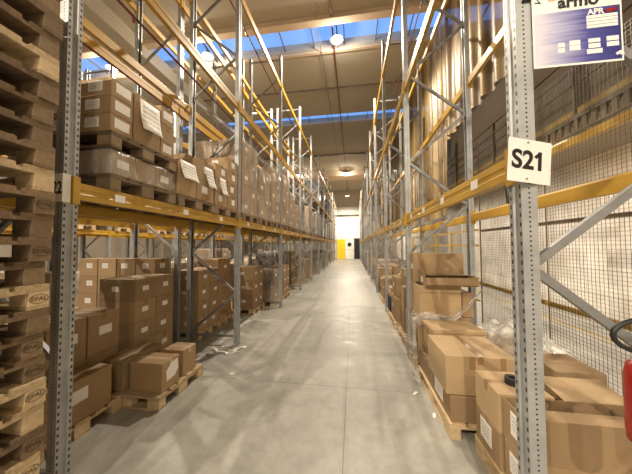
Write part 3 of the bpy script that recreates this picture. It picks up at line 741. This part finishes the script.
pallet((1.28, 3.14, 0), 'wooden pallet on the right floor under the big taped carton', gr, pi/2)
carton(.90, 1.58, 2.56, 3.08, BZ, .385, 'low brown carton on the pallet edge, under the big taped carton', faces=(), jit=False)
carton(.90, 1.60, 3.10, 3.68, BZ, .40, 'brown carton with a long white label facing the aisle, behind the low carton', faces=(), jit=False)
cL = [o for o in COL.objects if o.get('label', '').startswith('low brown carton on')][0]
put('shipping_label', MB().box(-.0015, 0, -.05, .20, -.07, .08).mesh('shipping_label', M['label']), cL, (-.338, 0, .13))
big = carton(.87, 1.50, 2.58, 3.16, .387, .755, 'big pale brown carton with tape strips on the right, at the pallet edge', faces=(), tape='y', jit=False, mat='card_light')
put('tape', MB().box(-.10, -.045, -.0015, 0, -.12, 0).mesh('tape', M['tape']), big, (0, -.287, .368))
put('tape', MB().box(.17, .22, -.0015, 0, -.16, 0).mesh('tape', M['tape']), big, (0, -.287, .368))
# flat wooden lid
tag(put('board', MB().box(-.30, .30, -.22, .22, 0, .035).box(-.28, .28, -.20, .20, .035, .042).mesh('board', M['card_light']), None, (1.24, 3.42, .756), .05), 'flat pale tray lying behind the big taped carton', 'tray')
carton(.95, 1.55, 3.18, 3.68, .402, .754, 'brown carton under the flat pale tray on the right', faces=(), jit=False)
pallet((1.35, 3.94, 0), 'wooden pallet under the plastic-draped carton pile on the right', gr, 0, W=.5, Ln=.95)
def crumple(nu, nv, fn, seed, amp, mat, name, thick=.0):
    r = random.Random(seed); m = MB()
    for i in range(nu):
        for j in range(nv):
            p = Vector(fn(i/(nu-1), j/(nv-1))); p += Vector((r.uniform(-1, 1), r.uniform(-1, 1), r.uniform(-1, 1)))*amp
            m.v.append(tuple(p))
    for i in range(nu-1):
        for j in range(nv-1):
            a = i*nv+j; m.f.append((a, a+1, a+nv+1, a+nv))
    return m.mesh(name, M[mat], True)
carton(.90, 1.62, 3.74, 4.20, BZ, .80, 'lower brown carton of the plastic-draped pile on the right', faces=('-x',), lsize=(.1, .25), jit=False)
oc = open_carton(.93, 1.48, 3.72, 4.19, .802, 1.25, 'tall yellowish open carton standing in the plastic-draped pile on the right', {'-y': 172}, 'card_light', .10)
carton(1.50, 1.66, 3.76, 4.18, .802, 1.14, 'narrow brown carton beside the tall open carton', faces=(), jit=False)
fc = open_carton(.99, 1.66, 3.62, 3.98, 1.252, 1.37, 'shallow open carton with raised flaps on top of the tall open carton', {'-y': 168, '+x': 96, '+y': -88, '-x': 12}, 'card', .10, (('-x', 0, .08, .1, .08),))
carton(.92, 1.64, 4.0, 4.20, 1.252, 1.69, 'large upright brown carton topping the pile at the second right frame', faces=('-x',), jit=False, tape=None)
# loose film draped over the pile
def fdrape(u, v):
    # strip hanging along the aisle face, then trailing over the tray to the back right
    if u < .45:
        t = u/.45; return (.875-.03*sin(v*7), 3.70+v*.42-.02*sin(t*8), .16+t*.62)
    t = (u-.45)/.55; return (.875+t*.85, 3.68-.03*v-.03*sin(t*3), .78+.42*t*t*t+.03*sin(t*9)+(v-.5)*(.05+.14*(1-t)))
o = put('loose_film', crumple(40, 14, fdrape, 5, .010, 'film_loose', 'loose_film'))
tag(o, 'loose clear stretch film trailing over the carton pile on the right', 'plastic film')
def ftail(u, v): return (.84-.05*sin(u*3)-v*.0, 3.45+u*.2, .03+v*.16+.02*sin(u*9))
o = put('loose_film', crumple(12, 8, ftail, 9, .014, 'film_loose', 'film_tail')); tag(o, 'crumpled end of clear film at the foot of the pallets on the right', 'plastic film')
# bubble wrap heap
def fheap(u, v):
    x = 1.72+u*.72; y = 2.95+v*1.2; return (x, y, .54+.26*sin(u*pi)*sin(v*pi)**.5+.04*sin(u*19)*sin(v*23))
o = put('bubble_wrap', crumple(34, 40, fheap, 11, .012, 'bubble', 'bubble_wrap')); tag(o, 'shiny crumpled sheet of bubble wrap heaped behind the S21 upright', 'bubble wrap')
carton(1.86, 2.40, 3.05, 3.62, 0, .50, 'brown carton under the bubble wrap, near one', faces=(), jit=False)
carton(1.86, 2.40, 3.64, 4.1, 0, .50, 'brown carton under the bubble wrap, far one', faces=(), jit=False)
# white scraps on the floor
for x, y, r_, lb in ((.74, 3.25, .6, 'small white paper scrap on the floor by the right pallets, nearer one'), (.84, 2.86, 1.1, 'small white paper scrap on the floor beside the low carton'), (-1.72, 3.38, .2, 'white paper scrap on the floor beyond the jutting pallet')):
    tag(put('paper_scrap', MB().obox((0, 0, .004), (.035, .006, .002), (0, .014, 0), (0, 0, .001)).mesh('paper_scrap', M['white']), None, (x, y, 0), r_), lb, 'scrap')
random.seed(5)
for i, (x, y, a, l, w_, mt) in enumerate(((-2.25, 3.95, .3, .35, .05, 'film_loose'), (-2.45, 4.1, -.4, .4, .05, 'white'), (-2.1, 4.05, .9, .3, .04, 'white'), (-2.6, 3.9, .1, .3, .06, 'film_loose'), (-2.35, 4.2, .5, .25, .04, 'white'))):
    m = MB()
    for q in range(8):
        t = q/7; m.v += [(t*l, -w_/2+.02*sin(t*9+i), .008+.02*abs(sin(t*5+i))), (t*l, w_/2+.02*sin(t*9+i), .008+.02*abs(sin(t*7+i)))]
    for q in range(7): m.f.append((2*q, 2*q+1, 2*q+3, 2*q+2))
    tag(put('plastic_strap', m.mesh('plastic_strap', M[mt]), None, (x, y, 0), a), '%s strip of packing waste on the floor at the second left frame' % ('nearest clear', 'middle white', 'right hand short white', 'far left clear', 'farthest white')[i], 'packing waste', 'packing waste at the second left frame')

# further right bays
def rbox(x0, x1, y0, y1, z0, z1, lab, mat='card', faces=('-x', '-y'), ls=(.10, .07)):
    return carton(x0, x1, y0, y1, z0, z1, lab, 'cartons along the right aisle edge', faces=faces, mat=mat, lsize=ls)
pallet((1.50, 4.93, 0), 'wooden pallet just past the second right frame', gr)
rbox(.98, 1.35, 4.60, 5.0, BZ, .62, 'carton with a white label, bottom of the small pile past the second right frame', ls=(.2, .12))
rbox(1.0, 1.38, 4.62, 5.0, .62, .86, 'pale low carton on the small pile past the second right frame', 'card_light', faces=())
rbox(1.40, 1.9, 4.6, 5.3, BZ, .78, 'wide carton at the back of the small pile past the second right frame', faces=('-y',))
rbox(.96, 1.30, 5.02, 5.30, BZ, 1.0, 'narrow carton behind the small pile past the second right frame', faces=())
pallet((1.48, 6.0, 0), 'wooden pallet in the middle of the second right bay', gr)
rbox(.92, 1.45, 5.65, 6.35, BZ, .66, 'large carton on the middle pallet of the second right bay, lower')
rbox(.94, 1.42, 5.7, 6.3, .66, 1.10, 'large carton on the middle pallet of the second right bay, upper')
rbox(1.48, 2.0, 5.65, 6.35, BZ, 1.0, 'tall carton at the back of the middle pallet of the second right bay')
rbox(1.1, 1.4, 5.85, 6.15, 1.10, 1.28, 'small carton perched on the second right bay pile', 'card_light')
pallet((1.48, 6.62+.05, 0), 'wooden pallet at the far end of the second right bay', gr, 0, W=.5)
tag(put('crate', MB().box(-.15, .15, -.18, .18, 0, .34).box(-.16, .16, -.19, .19, .34, .37).mesh('crate', M['navy']), None, (1.06, 6.68, BZ)), 'black plastic crate at the aisle edge in the second right bay', 'crate')
rbox(.92, 1.22, 6.5, 6.86, BZ+.372, BZ+.6, 'pale carton on the black crate', 'card_light')
rbox(1.26, 1.9, 6.45, 6.86, BZ, 1.0, 'brown carton beside the black crate')
for k in range(2, 11):
    for q in range(3):
        y = YR0 + k*BAY + .5 + q*.9; rr = random.Random(900+k*3+q)
        if rr.random() < .12: continue
        nm = 'the %s right bay, %s pallet' % (ORD[k], ('near', 'middle', 'far')[q]); xo = .90+rr.uniform(0, .15)
        pallet((xo+.6, y, 0), 'wooden pallet on the floor in ' + nm, gr)
        h1 = rr.uniform(.3, .55); h2 = h1+rr.uniform(.2, .5)
        if rr.random() < .35:
            wrapped(xo+.03, xo+1.12, y-.38, y+.38, BZ, BZ+rr.uniform(.8, 1.2), 'film-wrapped load in ' + nm, 'wrapped loads on the right floor', 800+k*3+q, 3, 2)
        else:
            m1 = rr.choice(['card', 'card_light'])
            rbox(xo+.02, xo+.6, y-.38, y+.05, BZ, BZ+h1, 'lower near carton in ' + nm, m1)
            rbox(xo+.05, xo+.55, y-.35, y+.04, BZ+h1, BZ+h2, 'upper near carton in ' + nm, rr.choice(['card', 'card_light']), faces=())
            rbox(xo+.02, xo+.6, y+.07, y+.38, BZ, BZ+h2*.9, 'far carton in ' + nm)
            rbox(xo+.62, xo+1.1, y-.36, y+.36, BZ, BZ+h2*1.1, 'rear carton in ' + nm)

# ------------------------------------------------------------------ signs
def card(corners, th=.002): # corners tl,tr,br,bl
    c = [Vector(p) for p in corners]; nrm = (c[1]-c[0]).cross(c[3]-c[0]).normalized()*th; m = MB()
    m.v = [tuple(p) for p in c] + [tuple(p+nrm) for p in c]; m.f = [(0, 1, 2, 3), (7, 6, 5, 4)] + [(i, (i+1) % 4, 4+(i+1) % 4, 4+i) for i in range(4)]
    return m
# S21 card: screwed to the near side flange of the upright
SY = YR0-.052
t = empty('number_card', (.884, SY-.026, 2.250), .30); t.rotation_euler = (0, .085, .30); tag(t, 'white card reading S21 screwed to the right foreground upright', 'sign')
put('card', MB().box(-.108, .148, -.001, .001, -.114, .110).mesh('card', M['white']), t)
o = put('lettering', text_mesh('S21', .120, M['ink'], .0004, .0035), t, (.012, -.0022, -.002)); o.rotation_euler = (pi/2, 0, 0); o.scale = (1.16, 1.10, 1)
fl = max(v.co.x for v in o.data.vertices)
k_ = put('lettering', MB().bar((fl-.012, .040, 0), (fl-.034, .020, 0), .015, .0008, (0, 0, 1)).mesh('numeral_flag', M['ink']), t, o.location); k_.rotation_euler = o.rotation_euler; k_.scale = o.scale
for z in (.094, -.095): put('screw', MB().tube([(0, -.004, 0), (0, .026, 0)], .006, 10).mesh('screw', M['steel']), t, (-.0+.005, 0, z))
# 22 card
t = empty('number_card', (-2.13, YL0-.056, 2.25), 0); tag(t, 'white card reading 22 on the left foreground upright', 'sign')
put('card', MB().box(-.12, .040, -.001, .001, -.10, .11).box(.040, .042, -.001, .052, -.10, .11).mesh('card', M['white']), t)
o = put('lettering', text_mesh('22', .125, M['ink'], .0004, .003), t, (-.004, -.0022, .0)); o.rotation_euler = (pi/2, 0, 0); o.scale = (.66, 1, 1)
# blue load sign
t = empty('load_sign', (0, YR0-.062, 0)); tag(t, 'blue and white load capacity sign beside the right foreground upright, top right', 'sign')
x0, x1, z0, z1 = .945, 1.345, 2.735, 3.14
put('sign_board', MB().box(x0, x1, -.002, .002, z0, z1).mesh('sign_board', M['white']), t)
put('blue_print', MB().box(x0+.006, x1-.008, -.003, -.002, z0+.010, z0+.288).mesh('blue_print', M['bluesign']), t)
def sg(mk, nm, mat): return put(nm, mk.mesh(nm, M[mat]), t)
wb = MB()
def uv(a, b): return x0+a*(x1-x0), z1-b*(z1-z0)
def rect(px0, py0, px1, py1, dz=-.0042):   # pixel-like layout inside the sign: fractions of the board
    wb.box(x0+px0*(x1-x0), x0+px1*(x1-x0), dz, -.003, z0+(1-py1)*.288, z0+(1-py0)*.288)
rect(.61, .14, .95, .19); rect(.61, .20, .95, .25); rect(.61, .26, .95, .31); rect(.61, .32, .95, .37)
rect(.28, .58, .355, .66); rect(.28, .68, .355, .76); rect(.41, .56, .53, .64); rect(.41, .65, .53, .74)
rect(.62, .56, .75, .63); rect(.62, .65, .75, .73); rect(.60, .75, .77, .83); rect(.82, .55, .95, .63); rect(.82, .65, .95, .73)
sg(wb, 'white_fields', 'white')
def word(s, px, pz, size, mat, bold=.002):
    o = put('lettering', text_mesh(s, size, M[mat], .0004, bold), t, (px, -.0042, pz)); o.rotation_euler = (pi/2, 0, 0); return o
word('APR', x0+.285, z0+.264, .040, 'white', .0012)
word('armo', x0+.21, z0+.332, .085, 'ink', .0025)
sg(MB().obox((x0+.352, -.0045, z0+.264), (.022, 0, .004), (0, .0005, 0), (-.006, 0, .008)).obox((x0+.365, -.0046, z0+.272), (.014, 0, .005), (0, .0005, 0), (.004, 0, .004)), 'red_swoosh', 'red')
M['sal'] = plain('salmon_print', (.75, .36, .24), .5, noise=.03)
sg(MB().box(x0+.075, x0+.108, -.0035, -.002, z1-.055, z1), 'salmon_square', 'sal')
sg(MB().obox((x0+.378, -.0044, z0+.04), (.012, 0, .006), (0, .0005, 0), (-.003, 0, .006)).obox((x0+.392, -.0045, z0+.032), (.008, 0, -.002), (0, .0005, 0), (.002, 0, .005)), 'white_emblem', 'white')
sg(MB().bar((x0+.012, -.003, z1-.015), (x0+.03, -.003, z1-.05), .004, .002).bar((x0+.012, -.003, z1-.055), (x0+.04, -.003, z1-.06), .004, .002).bar((x0+.04, -.003, z1-.06), (x0+.03, -.003, z1-.05), .004, .002), 'warning_mark', 'ink')
put('tie', MB().box(x0-.04, x0+.01, -.001, .008, z1-.03, z1-.015).mesh('tie', M['black']), t)

# ------------------------------------------------------------------ right side: walkway fence, mezzanine
FX = 2.95
panel_no = 0
for y0, y1 in ((.35, 2.3), (2.36, 4.3), (4.36, 6.3)):
    t = empty('mesh_fence_panel', (FX, (y0+y1)/2, 0)); hy = (y1-y0)/2
    tag(t, 'wire mesh fence panel along the right walkway, %s from the camera' % ORD[panel_no], 'fence', 'mesh fence panels behind the right rack'); panel_no += 1
    m = MB(); nv = int((y1-y0)/.05); nh = int(4.15/.05)
    for i in range(nv+1): yy = -hy+i*2*hy/nv; m.box(-.0018, .0018, yy-.0018, yy+.0018, .06, 4.2)
    for i in range(nh+1): zz = .06+i*.05; m.box(-.0035, -.0005, -hy, hy, zz-.0018, zz+.0018)
    put('wire_mesh', m.mesh('wire_mesh', M['wirem']), t)
    put('frame_rail', MB().box(.003, .04, -hy, hy, 2.12, 2.17).mesh('frame_rail', M['rail']), t)
    put('frame_rail', MB().box(.003, .04, -hy, hy, .88, .95).mesh('frame_rail', M['gold']), t)
    put('fence_post', MB().box(.003, .02, hy, hy+(.03 if y1 > 6 else .008), 0, 4.25).mesh('fence_post', M['rail']), t)
t = empty('guard_rail', (FX, 0, 0)); tag(t, 'ochre guard railing along the right walkway beyond the mesh fence', 'railing')
for i, y in enumerate((6.7, 8.0, 9.4, 11.0, 12.8)): put('rail_post', MB().box(-.03, .03, y-.03, y+.03, 0, 2.2).mesh('rail_post', M['gold']), t)
for z in (2.17, 1.8, .9, .5): put('rail', MB().box(-.02, .02, 6.4, 13, z-.025, z+.025).mesh('rail', M['gold']), t)
tag(put('floor_line', MB().box(4.75, 4.83, -2, 20, 0, .002).mesh('floor_line', M['gold'])), 'yellow line painted on the walkway floor by the right wall', 'floor marking')
# mezzanine
t = empty('mezzanine', (0, 0, 0)); tag(t, 'steel edged mezzanine walkway with railing along the right wall', 'mezzanine')
put('deck', MB().box(3.95, 5.79, -6, 13.9, 3.95, 4.08).mesh('deck', M['beige']), t)
em = MB().box(3.90, 3.95, -6, 13.9, 4.02, 4.1).box(3.90, 3.95, -6, 13.9, 3.78, 3.82)
for k in range(120): em.box(3.91, 3.94, -6+k*.165, -5.92+k*.165, 3.82, 4.02)
put('edge_truss', em.mesh('edge_truss', M['rail']), t)
for k in range(7): put('rail_post', MB().box(3.93, 3.98, -2.7+k*2.55, -2.65+k*2.55, 4.08, 5.25).mesh('rail_post', M['rail']), t)
for z in (5.22, 4.95, 4.68): put('rail', MB().tube([(3.955, -6, z), (3.955, 13.9, z)], .018, 8).mesh('rail', M['rail']), t)
put('kick_plate', MB().box(3.96, 3.97, -6, 13.9, 4.08, 4.24).mesh('kick_plate', M['gold']), t)
put('room_wall', MB().box(4.5, 4.6, -6, 12.0, 4.08, 6.8).mesh('room_wall', M['brownwall']), t)
for y in (4.9, 13.2): put('support_column', MB().box(5.4, 5.6, y, y+.2, 0, 3.95).mesh('support_column', M['column']), t)
tag(put('support_beam', MB().box(3.92, 4.08, -4, 6.5, 3.50, 3.66).mesh('support_beam', M['orange'])), 'orange beam under the mezzanine edge, upper right', 'beam') if 0 else None
put('lower_beam', MB().box(3.9, 4.0, -4, 7.2, 3.60, 3.72).mesh('lower_beam', M['orange']), t)
for k in range(4): put('beam_hanger', MB().box(3.93, 3.97, -2+k*2.6, -1.95+k*2.6, 3.72, 3.80).mesh('beam_hanger', M['rail']), t)
put('v_bracket', MB().bar((4.3, 7.35, 3.95), (4.3, 7.6, 2.95), .05, .04, (1, 0, 0)).bar((4.3, 7.85, 3.95), (4.3, 7.6, 2.95), .05, .04, (1, 0, 0)).mesh('v_bracket', M['black']), t)
# pleated amber curtain above the mezzanine room
m = MB(); n_ = 620; r = random.Random(4); zt = CZ-.05
amp_ = [r.uniform(.03, .085) for _ in range(200)]
for i in range(n_):
    y = 1.2 + i*.04; x = 2.93 + amp_[int(y/.24)]*abs(sin(y*pi/.24))**.8*(1 if int(y/.24) % 2 else -1) + .02*sin(i*.37)
    zbb = 5.1 if y < 8.2 else 2.75
    m.v += [(x, y, zbb), (x + .01, y, zt)]
for i in range(n_-1): m.f.append((2*i, 2*i+2, 2*i+3, 2*i+1))
cu_ = put('plastic_curtain', m.mesh('plastic_curtain', M['curtain'], True)); tag(cu_, 'pleated amber plastic curtain hanging from the ceiling at the upper right', 'curtain')
tag(put('curtain_rail', MB().box(2.89, 2.97, 1.1, 26.1, CZ-.05, CZ).mesh('curtain_rail', M['rail'])), 'dark ceiling rail carrying the amber curtain', 'rail')

# fire extinguisher strapped to the rear post of the S21 frame
t = empty('fire_extinguisher', (1.312, 1.33, 0)); tag(t, 'red fire extinguisher with black hose at the right edge, beside the S21 frame', 'fire extinguisher')
put('cylinder', MB().lathe([(0, .90), (.06, .905), (.082, .93), (.085, .97), (.085, 1.22), (.075, 1.27), (.03, 1.31), (.0, 1.31)]).mesh('cylinder', M['red'], True), t)
put('valve', MB().tube([(0, 0, 1.30), (0, 0, 1.36)], .02, 12).bar((-.02, 0, 1.37), (.11, 0, 1.39), .012, .025).bar((-.02, 0, 1.35), (.10, 0, 1.35), .010, .025).mesh('valve', M['black']), t)
hp = [(-.005 + .165*cos(a), -.03, 1.415+.078*sin(a)) for a in [2*pi*i/22*.95+.2 for i in range(23)]]
put('hose', MB().tube(hp, .011, 8).mesh('hose', M['black'], True), t)
put('bracket', MB().box(.05, .08, .05, .13, 1.1, 1.14).box(.05, .53, .10, .12, 1.1, 1.14).box(.525, .545, .09, .16, 1.0, 1.25).mesh('bracket', M['steel']), t)

# ------------------------------------------------------------------ end of the aisle
t = empty('loading_door', (-.35, 33.93, 0)); tag(t, 'tall white sectional door in the end wall of the aisle', 'door')
put('door_leaf', MB().box(-2.0, 1.6, -.02, .06, 0, 5.9).mesh('door_leaf', M['white']), t)
fr = MB().box(-2.1, -2.0, -.05, .06, 0, 6.0).box(1.6, 1.7, -.05, .06, 0, 6.0)
put('door_frame', fr.mesh('door_frame', M['column']), t)
pl = MB()
for z in (1.2, 2.6, 4.2, 5.0): pl.box(-2.0, 1.6, -.025, -.02, z, z+.03)
put('panel_joint', pl.mesh('panel_joint', M['pipe']), t)
tag(put('yellow_door', MB().box(-.55, .55, 0, .08, 0, 2.55).box(-.6, .6, .0, .09, 2.55, 2.65).box(.38, .44, -.05, 0, 1.0, 1.15).mesh('yellow_door', M['yellow']), None, (-1.55, 33.74, 0)), 'bright yellow door standing at the end of the aisle', 'door')
tag(put('dark_doorway_panel', MB().box(-.45, .45, 0, .08, 0, 2.7).box(-.5, .5, .01, .09, 2.7, 2.78).mesh('dark_doorway_panel', M['black']), None, (.62, 33.74, 0)), 'black panel beside the white door at the end of the aisle', 'panel')
tag(put('round_sign', MB().tube([(0, 0, 0), (0, .02, 0)], .28, 20).mesh('round_sign', M['navy']), None, (-.45, 33.84, 1.95)), 'small round dark blue sign on the white door', 'sign')
t = empty('person', (-.5, 33.3, 0)) if 0 else None
